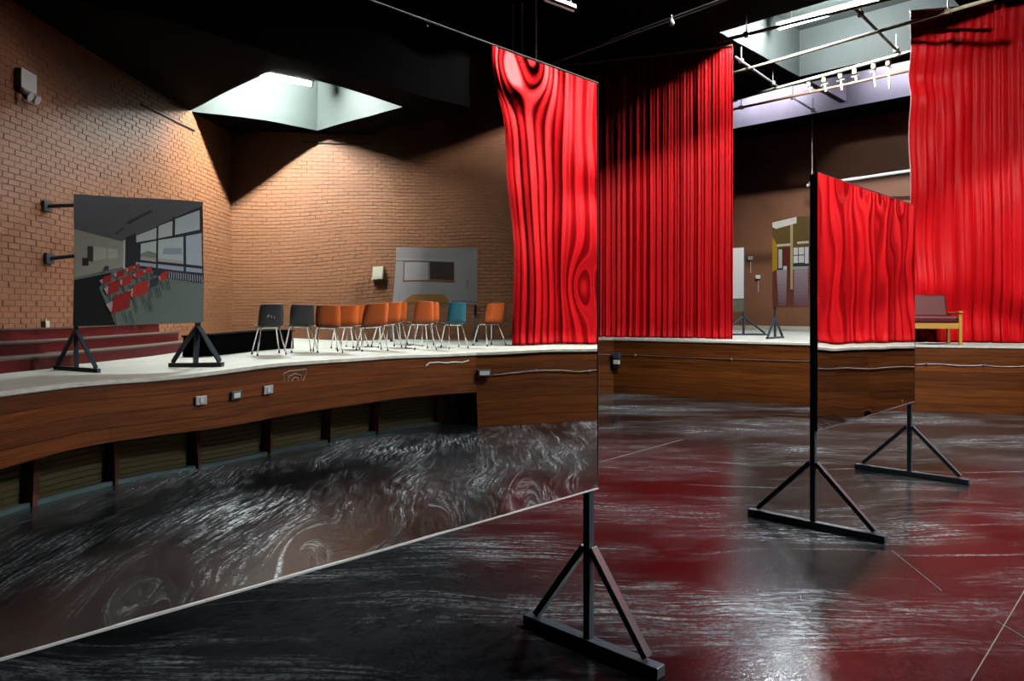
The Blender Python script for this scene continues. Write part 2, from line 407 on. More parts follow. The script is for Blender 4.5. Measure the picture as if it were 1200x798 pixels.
# brickwork standing proud of the mortar on the two walls seen in the mirror
FB = [(4,5,6,7),(0,1,5,4),(1,2,6,5),(2,3,7,6),(3,0,4,7)]
def bricks(parent, p, d, nn, length, z0, z1, single=False):
    near = []
    bl, bh, g = .232, .083, .009; m = MB(); r = 0; z = z0
    d, nn, p = Vector(d), Vector(nn), Vector(p)
    while z < z1:
        s = -(bl/2 if r % 2 else 0.0)
        while s < length:
            a, e = max(s+g/2, 0), min(s+bl-g/2, length)
            if e-a > .03:
                dep = .005+random.random()**2*.007; t = random.uniform(-.0035,.0035); zz = random.uniform(-.0015,.0015)
                q0, q1 = p+d*a, p+d*e
                za, zb = z+g/2+zz, z+bh-g/2+zz
                v = [q0+Vector((0,0,za)), q1+Vector((0,0,za)), q1+Vector((0,0,zb)), q0+Vector((0,0,zb))]
                c = .003
                f0 = [q0+d*c+nn*(dep+t)+Vector((0,0,za+c)), q1-d*c+nn*(dep-t)+Vector((0,0,za+c)), q1-d*c+nn*(dep-t)+Vector((0,0,zb-c)), q0+d*c+nn*(dep+t)+Vector((0,0,zb-c))]
                mid = (q0+q1)/2
                if single and a > s and e < length-.02 and 3.1 < mid.x < 7.2 and 2.0 < za < 5.0: near.append((mid.x+.12*za, q0.copy(), za, dep))
                else: m.add(v+f0, FB)
            s += bl
        z += bh; r += 1
    near.sort(key=lambda k: k[0])
    me = None
    def one(w_, h, dp, c=.003):
        v = [Vector((0,0,0)),d*w_,d*w_+Vector((0,0,h)),Vector((0,0,h))]
        f0 = [d*c+nn*dp+Vector((0,0,c)),d*(w_-c)+nn*dp+Vector((0,0,c)),d*(w_-c)+nn*dp+Vector((0,0,h-c)),d*c+nn*dp+Vector((0,0,h-c))]
        return v+f0
    for i, (k, q, za, dp) in enumerate(near):
        if i < 300:
            if me is None:
                ob = MB().add(one(bl-g, bh-g, .013), FB).build('brick', M_brick, parent); me = ob.data
            else:
                ob = bpy.data.objects.new('brick', me); COL.objects.link(ob); ob.parent = parent
            ob.location = (q.x, q.y+(dp-.013), za)
        else: m.add([q+Vector((0,0,za))+x for x in one(bl-g, bh-g, dp)], FB)
    o = m.build('brickwork', M_brick, parent); o['kind'] = 'stuff'; return o
bricks(wall_back, (1.5,BACKY,0), (1,0,0), (0,1,0), RIGHTX-1.5, STG, 6.4, single=True)
bricks(wall_right, (RIGHTX,BACKY,0), (0,1,0), (-1,0,0), 10.5, STG, 7.2)
# cream skirting at the foot of the far wall
d = (FL-FC).normalized()
c0, c1 = FC+d*.1, FC+d*16
tr = MB().bar((c0.x-.02,c0.y-.02,STG+.06),(c1.x-.02,c1.y-.02,STG+.06),.12,.05); struct(tr.build('baseboard_far', M_cream))

# ---- ceiling: black soffit with square coffers
COFFERS = [  # a0,a1,b0,b1, inner material
    (15.2,19.6,-8.2,-3.9, M_coffer2),
    (20.3,23.6,-13.6,-4.0, M_lav),
    (10.0,15.0,-2.7,-0.9, M_coffer),  # unseen coffer, narrowed so its light spares the brick walls
    (10.7,12.95, 1.4, 3.5, M_coffer),  # unseen coffer, put in small to keep its light on the side curtain
]
ceil = bpy.data.objects.new('ceiling', None); COL.objects.link(ceil); struct(ceil)
def slab(cells_a, cells_b, holes, z, name):
    A = sorted(set(cells_a+[h[i] for h in holes for i in (0,1)])); B = sorted(set(cells_b+[h[i] for h in holes for i in (2,3)]))
    m = MB()
    for i in range(len(A)-1):
        for j in range(len(B)-1):
            ca, cb = (A[i]+A[i+1])/2, (B[j]+B[j+1])/2
            if any(h[0]<ca<h[1] and h[2]<cb<h[3] for h in holes): continue
            m.add([AB(A[i],B[j],z),AB(A[i],B[j+1],z),AB(A[i+1],B[j+1],z),AB(A[i+1],B[j],z)], [(0,1,2,3)])
    return m.build(name, M_black, ceil)
slab([-9.0,27.5],[-24.0,13.0],COFFERS,CEIL,'soffit')
def coffer(a0,a1,b0,b1,z,depth,m):
    c = bpy.data.objects.new('coffer', None); COL.objects.link(c); c.parent = ceil
    for (p,q) in (((a0,b0),(a0,b1)),((a0,b1),(a1,b1)),((a1,b1),(a1,b0)),((a1,b0),(a0,b0))):
        ctr = Vector(((a0+a1)/2,(b0+b1)/2))
        pa, qa = AB(*p), AB(*q); off = (AB(*ctr)-(pa+qa)/2).normalized()*-.04
        MB().hexa([(pa.x,pa.y,z),(qa.x,qa.y,z),(qa.x+off.x,qa.y+off.y,z),(pa.x+off.x,pa.y+off.y,z),
                   (pa.x,pa.y,z+depth),(qa.x,qa.y,z+depth),(qa.x+off.x,qa.y+off.y,z+depth),(pa.x+off.x,pa.y+off.y,z+depth)]).build('coffer_side', m, c)
    MB().add([AB(a0,b0,z+depth),AB(a0,b1,z+depth),AB(a1,b1,z+depth),AB(a1,b0,z+depth)],[(0,1,2,3)]).build('coffer_top', m, c)
for (a0,a1,b0,b1,m) in COFFERS: coffer(a0,a1,b0,b1,CEIL,1.25,m)
MB().box(AB(21.95,-8.5,CEIL+.72), A_AX*1.65, B_AX*.10, Vector((0,0,.53))).build('partition', M_lav, ceil)
# the lower soffit over the seating steps with its one coffer, set across the brick corner
LH = (6.05,9.0,6.7,10.2)
LA0, LA1, LB0, LB1 = -6.0, 9.9, 5.7, 14.5
slab([LA0,LA1],[LB0,LB1],[LH],LOWC,'low_soffit')
coffer(*LH, LOWC, 1.2, M_coffer)
for (p,q) in (((LA1,LB0),(LA1,LB1)),((LA0,LB0),(LA1,LB0))):
    pa, qa = AB(*p), AB(*q)
    MB().bar((pa.x,pa.y,(LOWC+CEIL)/2),(qa.x,qa.y,(LOWC+CEIL)/2),CEIL-LOWC,.06).build('bulkhead', M_black, ceil)

# ---- fluorescent fittings in the coffers
def tube_light(p, q, m, label, z_top=None, r=.045):
    p, q = Vector(p), Vector(q); c = (p+q)/2; d = (q-p).normalized()
    t = thing('fluorescent_light', label, 'light', (c.x,c.y,c.z))
    MB().bar(p-d*.08+Vector((0,0,.10)), q+d*.08+Vector((0,0,.10)), .07, .11).build('housing', M_white, t)
    MB().tube([p,q], r, 12).build('tube', m, t, smooth=False)
    for e, s in ((p,-1),(q,1)): MB().bar(e+d*s*.0, e+d*s*.05, .1, .1).build('end_cap', M_white, t)
    if z_top:
        for e in (p+d*.3, q-d*.3): MB().tube([e+Vector((0,0,.13)),(e.x,e.y,z_top)],.012,6).build('hanger', M_greyp, t)
LTZ = LOWC+.80
tube_light(AB(6.55,9.40,LTZ), AB(8.35,9.40,LTZ), M_tube, 'bright fluorescent tube in the low ceiling coffer above the brick corner', LOWC+1.2)
tube_light(AB(17.7,-7.9,CEIL+.72), AB(17.7,-5.4,CEIL+.72), M_tubeC, 'fluorescent tube in the coffer over the gap between the curtains', CEIL+1.25)
tube_light(AB(15.5,-7.85,CEIL+.55), AB(15.5,-7.2,CEIL+.55), M_tubeF, 'added fluorescent tube at the front edge of the coffer between the curtains', CEIL+1.25)  # added out of sight to light the left curtain's upper right
tube_light(AB(22.8,-7.6,CEIL+1.05), AB(22.8,-5.2,CEIL+1.05), M_tubeL, 'fluorescent tube in the lilac-lit coffer right of its partition', CEIL+1.25)
tube_light(AB(22.8,-12.0,CEIL+1.05), AB(22.8,-9.6,CEIL+1.05), M_tubeL, 'fluorescent tube in the lilac-lit coffer left of its partition', CEIL+1.25)
tube_light(AB(10.15,-1.8,CEIL+.34), AB(11.25,-1.8,CEIL+.34), M_tubeW, 'unseen fluorescent tube in the narrowed coffer before the armchair curtain', CEIL+1.25)
tube_light(AB(11.2,2.3,CEIL+.65), AB(12.8,2.3,CEIL+.65), M_tubeS, 'added fluorescent tube in the unseen coffer before the side curtain', CEIL+1.25)

# ---- seating steps (seen in the mirror, along the back wall)
def steps(x0, x1, yf, label, n=3, rise=.175, tread=.40):
    t = thing('tiered_steps', label, 'steps', ((x0+x1)/2, yf, STG))
    yb = BACKY+.03
    for k in range(n):
        y0 = yf-k*tread; y1 = y0-tread if k < n-1 else yb
        MB().aabb(x0,x1,y1,y0,STG,STG+rise*(k+1)-.025).build('riser', M_redrise, t)
        MB().aabb(x0,x1,y1,y0+.025,STG+rise*(k+1)-.025,STG+rise*(k+1)).build('tread', M_tread, t)
    return t
sx = RV(-5.68,9.56); 
steps(.5, sx.x-.01, sx.y-.02, 'dark red three-tier seating steps behind the classroom photo panel')
steps(sx.x+.01, RV(-5.5,14.0).x, sx.y-.20, 'shadowed red seating steps between classroom photo panel and brick corner', tread=.34)
# ================================================================== CURTAINS
def curtain(name, path, label, seed, z1, lam=.30, amp=.085, swag=0.0, rows=64, dens=46, edge=None):
    rnd = random.Random(seed)
    P = [Vector((p[0],p[1],0)) for p in catmull(path, 10)]
    L = [0]
    for a, b in zip(P[:-1],P[1:]): L.append(L[-1]+(b-a).length)
    tot = L[-1]; nc = int(tot*dens)
    def at(s):
        for i in range(len(L)-1):
            if s <= L[i+1] or i == len(L)-2:
                f = (s-L[i])/(L[i+1]-L[i]); return P[i].lerp(P[i+1], f), (P[i+1]-P[i]).normalized()
    # pleat phase with uneven spacing
    ph = []; x = rnd.uniform(0,6)
    for i in range(nc+1):
        s = tot*i/nc
        x += 2*math.pi*(tot/nc)/(lam*(1+.45*noise.noise((s*.9,seed,0))+.25*noise.noise((s*2.7,seed+9,0)))); ph.append(x)
    m = MB(); V = []
    H = z1-STG
    for j in range(rows+1):
        t = j/rows                                # 0 floor .. 1 top
        tt = t**1.15 if t > 0 else 0
        z = STG+.012+tt*(H-.012)
        for i in range(nc+1):
            s = tot*i/nc; p, d = at(s); nn = Vector((d.y,-d.x,0))
            drift = .9*noise.noise((s*.55, z*.22, seed+3))+.35*noise.noise((s*1.6, z*.5, seed+5))
            a = amp*(.55+.6*(1-t)+.25*noise.noise((s*.8,z*.3,seed+1)))*(1.0 if t<.97 else .8)
            g = noise.noise((s*.7,z*.06,seed+11))
            w = (.55+.7*g)*math.sin(ph[i]+drift*.9)+.55*math.sin(.41*ph[i]+2+drift*1.1)+(.32-.4*g)*math.sin(2.13*ph[i]+1.3+drift*1.2)
            o = a*w + .10*noise.noise((s*.35, z*.15, seed+7))
            sh = .35*a*math.sin(2*ph[i]+drift*1.6)
            if swag:      # slack scoops that hang between gathered points
                q = noise.noise((s*.55+seed, z*.42, 2.2)); o += swag*math.sin(7*q+z*1.2)*.10
            if t < .05:   # cloth breaking on the floor
                e = (1-t/.05); o += e*(.05+.05*noise.noise((s*6,seed,1.0))); 
            zz = z + (0.018*abs(noise.noise((s*5,seed,4.0))) if j == 0 else 0)
            V.append(p+nn*(-o)+d*sh+Vector((0,0,zz)))
    Fs = [(j*(nc+1)+i, j*(nc+1)+i+1, (j+1)*(nc+1)+i+1, (j+1)*(nc+1)+i) for j in range(rows) for i in range(nc)]
    mid = P[len(P)//2]
    t = thing(name, label, 'curtain', (mid.x,mid.y,STG))
    m.add(V, Fs); ob = m.build('cloth', M_curtain, t, smooth=True)
    sd = ob.modifiers.new('thick','SOLIDIFY'); sd.thickness = .006
    MB().tube([(p.x,p.y,z1+.03) for p in P], .03, 8).build('curtain_pipe', M_rust, t)
    # pale selvedge rope down the free edge
    for col, nm in ((0,'edge_binding'),):
        pts = [V[j*(nc+1)+col] for j in range(rows+1)]
        MB().tube(pts, .009, 6).build(nm, edge or M_curtain, t, smooth=True)
    return t
curtain('stage_curtain', [(5.22,17.15),(4.2,17.55),(3.1,17.95),(2.0,18.35),(.4,18.8),(-1.6,19.3)], 'tall red satin curtain left of the stage opening with a dark shaded top', 11, 8.22, lam=.17, amp=.038, dens=60)
curtain('stage_curtain', [(8.42,15.35),(9.1,15.2),(9.8,15.0),(10.45,14.72)], 'tall red curtain hanging behind the wooden armchair', 23, 8.28, lam=.36, amp=.048, swag=.8, edge=M_hem)
curtain('stage_curtain', [(10.79,3.98),(10.85,5.8),(11.12,8.2),(11.32,11.0),(11.15,13.2),(10.5,14.68)], 'long red side curtain reflected in both standing mirrors beside the teal chair', 37, 8.25, lam=.30, amp=.042, swag=.4)

# ================================================================== MIRROR PANELS
def stand(t, a, b, ztop, half, zbr=.60, w_=.047):
    """steel post with a foot bar square to the panel and two braces"""
    MB().bar(AB(a,b,.045), AB(a,b,ztop), w_, w_, side=A_AX).build('post', M_steel, t, bevel=.004)
    MB().bar(AB(a,b-half,.035), AB(a,b+half,.035), .06, .075).build('foot_bar', M_steel, t, bevel=.004)
    for s in (-1,1):
        MB().bar(AB(a,b+s*.025,zbr), AB(a,b+s*(half-.09),.085), .055, .04, side=A_AX).build('brace', M_steel, t, bevel=.003)
def mirror(a0, a1, z0, z1, dimples, label, seed, half0, half1, wav=1.0, edge=None):
    edge = edge or M_edge
    c = AB((a0+a1)/2, MIR_B, 0)
    t = thing('mirror_panel', label, 'mirror', (c.x,c.y,0))
    NX, NZ = int((a1-a0)/.016), int((z1-z0)/.016)
    m = MB(); V = []
    for j in range(NZ+1):
        z = z0+(z1-z0)*j/NZ
        for i in range(NX+1):
            a = a0+(a1-a0)*i/NX; h = 0.0
            for (da, dz, A, sg) in dimples:
                r2 = (a-da)**2+(z-dz)**2
                if r2 < (5*sg)**2: h += A*math.exp(-r2/(2*sg*sg))
            h += wav*.0016*math.sin(a*2.1+z*.7+seed)+wav*.0010*math.sin(z*3.1+a*1.3+seed*2)+wav*.0008*noise.noise((a*2.2,z*2.2,seed))
            V.append(AB(a, MIR_B+h, z))
    m.add(V, [(j*(NX+1)+i, j*(NX+1)+i+1, (j+1)*(NX+1)+i+1, (j+1)*(NX+1)+i) for j in range(NZ) for i in range(NX)])
    o = m.build('mirror_sheet', M_mirror, t, smooth=True)
    # backing board with a pale cut edge
    MB().box(AB((a0+a1)/2, MIR_B-.016, (z0+z1)/2), A_AX*((a1-a0)/2+.002), B_AX*.006, Vector((0,0,(z1-z0)/2+.003))).build('backing_board', M_edge, t)
    for (da, dz, A, sg) in dimples:
        p = AB(da, MIR_B+A, dz)
        MB().tube([p-B_AX*.004, p+B_AX*.004], [.008,.005], 10).build('screw', M_chrome, t)
    stand(t, a1-.026, MIR_B-.048, z1-.01, half1); stand(t, a0+.026, MIR_B-.048, z1-.01, half0)
    zc = (z0+z1)/2; hw = (a1-a0)/2; ac = (a0+a1)/2
    MB().box(AB(ac,MIR_B-.003,z0-.002), A_AX*hw, B_AX*.009, Vector((0,0,.0033))).build('bottom_edge', edge, t)
    MB().box(AB(ac,MIR_B-.003,z1+.001), A_AX*hw, B_AX*.009, Vector((0,0,.002))).build('top_edge', edge, t)
    for ae in (a0-.002,a1+.002): MB().box(AB(ae,MIR_B-.003,zc), A_AX*.0015, B_AX*.006, Vector((0,0,(z1-z0)/2+.002))).build('side_edge', M_steel, t)
    for zz in (z0+.06,(z0+z1)/2,z1-.06): MB().bar(AB(a0+.07,MIR_B-.045,zz),AB(a1-.07,MIR_B-.045,zz),.05,.03).build('rail', M_steel, t)
    return t
def on_mirror(px, py):
    d = Vector(((px-600)/F_PX, 1, (HORIZON-py)/F_PX)); k = MIR_B/d.dot(B_AX); p = d*k
    return p.dot(A_AX), CAM_H+p.z
D1 = [on_mirror(*q)+(A,sg) for q, A, sg in (((611,73),-.0042,.13),((695,336),-.0034,.11),((501,30),-.003,.12),((616,587),-.003,.09),((508,617),-.003,.09),((366,655),-.003,.09),((171,709),-.0045,.07),((380,-28),-.004,.14))]
mirror(.42, 3.405, .952, 3.334, D1, 'large standing mirror in the foreground, cropped at left, reflecting chairs and brick walls', 1.0, .5, .5)
D2 = [on_mirror(*q)+(A*.55,sg) for q, A, sg in (((988,215),-.003,.11),((1013,225),-.0024,.10),((1035,233),-.0022,.10),((1055,241),-.002,.10),((1058,470),-.0026,.10),((978,495),-.003,.11),((1020,482),-.003,.10),((962,350),-.002,.10))]
mirror(6.657, 9.59, .90, 3.25, D2, 'smaller looking mirror panel on two dark steel stands before the armchair, reflecting red curtain', 4.0, .62, .62, 1.2, M_steel)
# ================================================================== PHOTO PANELS
def photo_panel(p, q, z0, z1, polys, face, label, th=.03, base=None, half=.45, foot_dir=None, posts=True):
    """board from p to q (xy), print on the side `face` points to; polys in 0..1 coordinates seen from that side"""
    p, q = Vector((p[0],p[1],0)), Vector((q[0],q[1],0)); d = (q-p).normalized(); W = (q-p).length
    nn = Vector((d.y,-d.x,0)); 
    if nn.dot(Vector((face[0],face[1],0))) < 0: nn = -nn
    zb = base if base is not None else STG
    c = (p+q)/2
    t = thing('photo_panel', label, 'photo panel', (c.x,c.y,zb))
    bd = MB().box((c.x,c.y,(z0+z1)/2), d*W/2, nn*th/2, Vector((0,0,(z1-z0)/2))).build('board', M_steel, t)
    # left-hand end as seen by a viewer on the face side
    right = nn.cross(Vector((0,0,1)))*-1
    o, r = (p, d) if right.dot(d) > 0 else (q, -d)
    m = MB()
    for k, (pts, col) in enumerate(polys):
        off = th/2+.001+k*.00012
        m.add([tuple(o+r*(u*W)+nn*off+Vector((0,0,z0+v*(z1-z0)))) for u, v in pts], [tuple(range(len(pts)))], col)
    m.build('printed_photo', M_print, t, cols=True)
    if posts:
        fd = nn if foot_dir is None else Vector((foot_dir[0],foot_dir[1],0))
        for e in (p+d*.04, q-d*.04):
            b = e-nn*(th/2+.03)
            MB().bar((b.x,b.y,zb+.05),(b.x,b.y,z1-.02),.05,.05,side=d).build('post', M_steel, t)
            MB().bar(b-fd*half+Vector((0,0,zb+.025)), b+fd*half+Vector((0,0,zb+.025)), .05,.05).build('foot_bar', M_steel, t)
            for s in (-1,1):
                MB().bar(b+Vector((0,0,zb+.52)), b+fd*s*(half-.05)+Vector((0,0,zb+.06)), .045,.035,side=d).build('brace', M_steel, t)
    return t
def R(u0,v0,u1,v1,c): return ([(u0,v0),(u1,v0),(u1,v1),(u0,v1)], c)
def flipu(polys): return [([(1-u,v) for u,v in reversed(pts)], c) for pts, c in polys]
# the classroom with red chairs (as it appears in the mirror; the real print is the other way round)
CL = [R(0,0,1,1,(.10,.115,.12)),
 ([(0,0),(1,0),(1,.40),(.60,.46),(.42,.46),(0,.38)],(.16,.205,.19)),
 ([(0,0),(.34,0),(.20,.30),(.30,.42),(0,.36)],(.008,.010,.012)),
 ([(0,.38),(.42,.47),(.42,.66),(0,.74)],(.33,.34,.29)),
 ([(0,.74),(.42,.66),(1,.97),(1,1),(0,1)],(.105,.11,.12)),
 ([(.42,.80),(.60,.90),(.59,.915),(.41,.82)],(.04,.04,.045)),([(.33,.72),(.39,.77),(.38,.78),(.32,.73)],(.05,.05,.05)),
 R(.13,.50,.145,.62,(.03,.02,.02)),([(.15,.51),(.25,.525),(.25,.61),(.15,.62)],(.46,.46,.42)),([(.26,.525),(.34,.535),(.34,.60),(.26,.61)],(.46,.46,.42)),
 ([(.10,.50),(.145,.51),(.145,.62),(.10,.62)],(.05,.035,.03)), R(.06,.47,.11,.53,(.02,.02,.02)),
 R(.385,.45,.405,.68,(.55,.63,.72)),
 ([(.40,.46),(.48,.46),(.48,.74),(.40,.70)],(.022,.028,.034)),
 ([(.48,.46),(1,.37),(1,.97),(.48,.72)],(.02,.025,.035)),
 ([(.485,.665),(.64,.70),(.64,.79),(.485,.72)],(.52,.60,.74)),([(.655,.705),(.77,.735),(.77,.845),(.655,.80)],(.50,.58,.74)),([(.785,.74),(.975,.79),(.975,.935),(.785,.855)],(.45,.53,.70)),
 ([(.52,.525),(.64,.51),(.64,.685),(.52,.655)],(.50,.58,.68)),([(.52,.545),(.64,.53),(.64,.58),(.58,.60),(.52,.575)],(.20,.26,.22)),([(.52,.53),(.64,.512),(.64,.54),(.52,.552)],(.42,.38,.34)),
 ([(.655,.515),(.85,.50),(.85,.73),(.655,.69)],(.47,.55,.66)),([(.69,.575),(.84,.58),(.84,.635),(.70,.625)],(.30,.36,.42)),([(.655,.515),(.85,.50),(.85,.525),(.655,.545)],(.44,.42,.42)),
 ([(.87,.50),(.99,.49),(.99,.765),(.87,.735)],(.42,.50,.66)),
 ([(.485,.48),(.99,.42),(.99,.465),(.485,.505)],(.38,.43,.52)),
 R(.64,.44,.655,.80,(.02,.025,.035)),R(.85,.42,.868,.75,(.02,.025,.035)),R(.765,.73,.785,.87,(.02,.025,.035)),
 ([(.62,.40),(.99,.34),(.99,.43),(.62,.455)],(.03,.035,.05))]
for k in range(16):
    u = .72+k*.0175; CL.append(R(u,.385-.0025*k,u+.007,.435-.002*k,(.35,.40,.48)))
def pchair(u, v, w_, h, col):
    L_ = []
    for du, e in ((.10,.25),(.62,.42),(.95,.30)):
        L_.append(([(u+du*w_,v+.1*h),(u+du*w_+.008,v+.1*h),(u+(du+e)*w_+.006,v-.75*h),(u+(du+e)*w_,v-.75*h)],(.05,.05,.05)))
    L_.append(([(u-.28*w_,v+.40*h),(u+.06*w_,v-.02*h),(u+.06*w_,v+.55*h)], (.62,.42,.40)))
    L_.append(([(u,v),(u+w_*.92,v+.26*h),(u+w_,v+h),(u+.12*w_,v+.72*h)], col))
    return L_
RD, DR = (.46,.036,.026), (.34,.024,.02)
for (u,v,w_,h,c) in ((.475,.445,.04,.05,RD),(.42,.42,.045,.06,RD),(.33,.375,.065,.075,DR),(.22,.325,.075,.08,DR),(.555,.41,.055,.065,RD),(.48,.375,.065,.075,RD),(.375,.31,.085,.10,RD),(.265,.24,.10,.13,DR),(.67,.35,.06,.09,RD),(.585,.29,.075,.10,(.03,.05,.055)),(.46,.215,.125,.145,RD),(.30,.09,.155,.19,DR)):
    CL += pchair(u,v,w_,h,c)
CL += [R(.24,.43,.27,.47,(.04,.04,.05)),R(.22,.425,.33,.432,(.2,.2,.2))]
p0, p1 = RV(-5.17,8.65), RV(-4.06,9.55)
photo_panel(p0, p1, 1.86, 3.41, flipu(CL), (p0-Vector((6,-2,0)))*-1 if False else (B_AX*-1), 'standing panel with a photo of a classroom of red chairs by windows', half=.40, foot_dir=(refl((.93,-.36,0))-refl((0,0,0))))
# wall with a dark hatch and a table
HA = [R(0,0,1,1,(.25,.24,.245)),([(0,.80),(.74,.80),(1,.96),(1,1),(0,1)],(.22,.21,.21)),([(0,.74),(.74,.735),(.74,.75),(0,.755)],(.06,.04,.03)),
 R(.10,.37,.74,.74,(.12,.065,.035)),R(.115,.40,.42,.725,(.30,.29,.30)),R(.42,.41,.445,.73,(.20,.19,.19)),R(.455,.42,.73,.735,(.018,.014,.012)),
 R(.46,.66,.73,.665,(.05,.035,.03)),R(.46,.58,.73,.585,(.05,.035,.03)),R(.46,.50,.73,.505,(.05,.035,.03)),
 R(.895,.30,.91,.42,(.14,.14,.15)),R(.07,.05,.075,.2,(.15,.15,.16)),R(.70,.05,1,.07,(.19,.18,.18)),
 ([(.11,.02),(.68,.03),(.62,.17),(.22,.15)],(.22,.11,.03)),([(.11,.0),(.68,.01),(.68,.035),(.11,.02)],(.12,.06,.02)),R(0,0,1,.012,(.05,.05,.05))]
p0, p1 = RV(-2.85,16.65), RV(-.80,16.85)
photo_panel(p0, p1, 2.08, 3.36, flipu(HA), Vector((-1,0,0)), 'standing panel with a photo of a pale wall with a dark serving hatch', half=.35)
# hall with a polished floor and windows (seen directly)
HL = [R(0,0,1,1,(.12,.07,.02)),R(0,0,1,.42,(.11,.034,.026))]
for k in range(10):      # sheen of the windows on the polished floor
    f = k/9; HL.append(([(.12+.05*f,.42-.36*f),(.40-.02*f,.42-.36*f),(.40-.02*f,.42-.36*f-.041),(.12+.05*f,.42-.36*f-.041)],(.30-.17*f,.26-.18*f,.30-.20*f)))
    HL.append(([(.60,.42-.36*f),(.95,.42-.36*f),(.98,.42-.36*f-.041),(.58,.42-.36*f-.041)],(.27-.16*f,.22-.16*f,.25-.17*f)))
HL += [([(0,.40),(.0,.80),(.14,.70),(.14,.43)],(.34,.21,.015)),([(0,.80),(.14,.70),(1,.70),(1,1),(0,1)],(.10,.07,.025)),([(0,.96),(.66,1.0),(.66,.93),(.1,.885),(0,.91)],(.62,.60,.54)),
 R(.13,.685,.5,.71,(.45,.45,.38)),R(.68,.70,.98,.725,(.45,.45,.38)),
 R(.15,.42,1,.66,(.03,.03,.035)),R(.17,.44,.27,.65,(.40,.43,.50)),R(.28,.44,.50,.67,(.10,.02,.012)),R(.58,.58,.70,.66,(.55,.60,.66)),R(.72,.58,.86,.66,(.52,.57,.63)),R(.58,.49,.70,.57,(.55,.60,.66)),R(.72,.49,.86,.57,(.50,.54,.60)),R(.88,.48,.98,.66,(.48,.52,.58)),R(.30,.42,.40,.46,(.5,.52,.56)),R(.56,.42,.98,.45,(.30,.32,.35)),
 R(.495,.20,.565,.92,(.36,.31,.16))]
HL = [([(u*.46,v) for u,v in pts],c) for pts,c in HL]+[R(.46,0,1,.42,(.20,.09,.07)),R(.46,.42,1,.72,(.10,.07,.04)),R(.46,.72,1,1,(.13,.09,.05)),R(.5,.45,.72,.66,(.50,.54,.60)),R(.76,.45,.97,.66,(.50,.54,.60))]
foot = pix(905.5,396.8,17.6); p0 = Vector((foot.x,foot.y,0)); p1 = p0+B_AX*1.95
photo_panel(p0, p1, 2.06, 4.20, HL, -Vector((p0.x,p0.y,0)), 'standing panel with a photo of an empty hall with polished floor', half=.45)
GR = [R(0,0,1,1,(.60,.61,.62)),R(0,0,1,.20,(.12,.13,.09)),R(0,.19,1,.205,(.05,.05,.05))]
p1 = Vector((pix(872,393,19.8).x,19.8,0)); p0 = p1-B_AX*2.0
photo_panel(p0, p1, 1.95, 3.70, GR, -Vector((p1.x,p1.y,0)), 'standing photo panel of a pale wall half hidden behind left curtain', half=.65, foot_dir=(1,.1))
# ================================================================== CHAIRS
def make_chair():
    t = thing('shell_chair', 'x', 'chair', (0,0,0), local=True)
    prof = [(.225,.415),(.215,.440),(.17,.448),(.08,.440),(-.02,.428),(-.11,.425),(-.17,.440),(-.205,.485),(-.225,.55),(-.243,.63),(-.262,.71),(-.280,.775),(-.287,.80),(-.300,.806)]
    wid = [.195,.20,.21,.215,.215,.212,.208,.205,.205,.205,.200,.190,.180,.176]
    nx = 10; m = MB(); V = []
    for (y,z), w_ in zip(prof, wid):
        for i in range(nx+1):
            e = -1+2*i/nx; k = e**4
            up = min(1, max(0, (z-.43)/.12))
            V.append((e*w_, y+k*.045*up, z+(1-up)*(k*.020-.010*(1-e*e))))
    m.add(V, [(j*(nx+1)+i, j*(nx+1)+i+1, (j+1)*(nx+1)+i+1, (j+1)*(nx+1)+i) for j in range(len(prof)-1) for i in range(nx)])
    o = m.build('shell', M_orange, t, smooth=True); sd = o.modifiers.new('s','SOLIDIFY'); sd.thickness = .010
    sb = o.modifiers.new('b','SUBSURF'); sb.levels = 1; sb.render_levels = 1
    for sx in (-1,1):
        for sy in (-1,1):
            top = Vector((sx*.14, sy*.10-.01, .415)); ft = Vector((sx*.215, sy*.215-.02+(-.03 if sy<0 else 0), 0))
            l = MB().tube([top, top+Vector((sx*.012,sy*.02,-.03)), ft+Vector((0,0,.02))], .011, 8).build('leg', M_chrome, t, smooth=True)
            MB().tube([ft, ft+Vector((-sx*.004,-sy*.004,.03))], .014, 8).build('foot_cap', M_rubber, l)
        MB().tube([(sx*.14,-.11,.415),(sx*.14,.09,.415)], .011, 8).build('side_rail', M_chrome, t)
    MB().tube([(-.15,.0,.408),(.15,.0,.408)], .010, 8).build('cross_rail', M_chrome, t)
    return t
def place(proto, first, X, Z, ang, label, matl, group=None):
    """virtual place in the mirror -> real place; ang is the virtual facing, degrees left of straight away"""
    o = proto if first else copy_tree(proto)
    p = RV(X, Z, STG); a = math.radians(ang)
    f = refl((X-math.sin(a), Z+math.cos(a), 0)) - refl((X,Z,0))
    o.location = (p.x,p.y,STG+.004); o.rotation_euler = (0,0,math.atan2(-f.x, f.y))
    o['label'] = label; o['group'] = 'plastic shell chairs in rows on the stage'
    for c in o.children:
        if c.name.startswith('shell'):
            if matl is not M_orange:
                key = 'shell_'+matl.name
                if key not in bpy.data.meshes: 
                    me = c.data.copy(); me.name = key; me.materials[0] = matl
                c.data = bpy.data.meshes[key]
    return o
ch = make_chair()
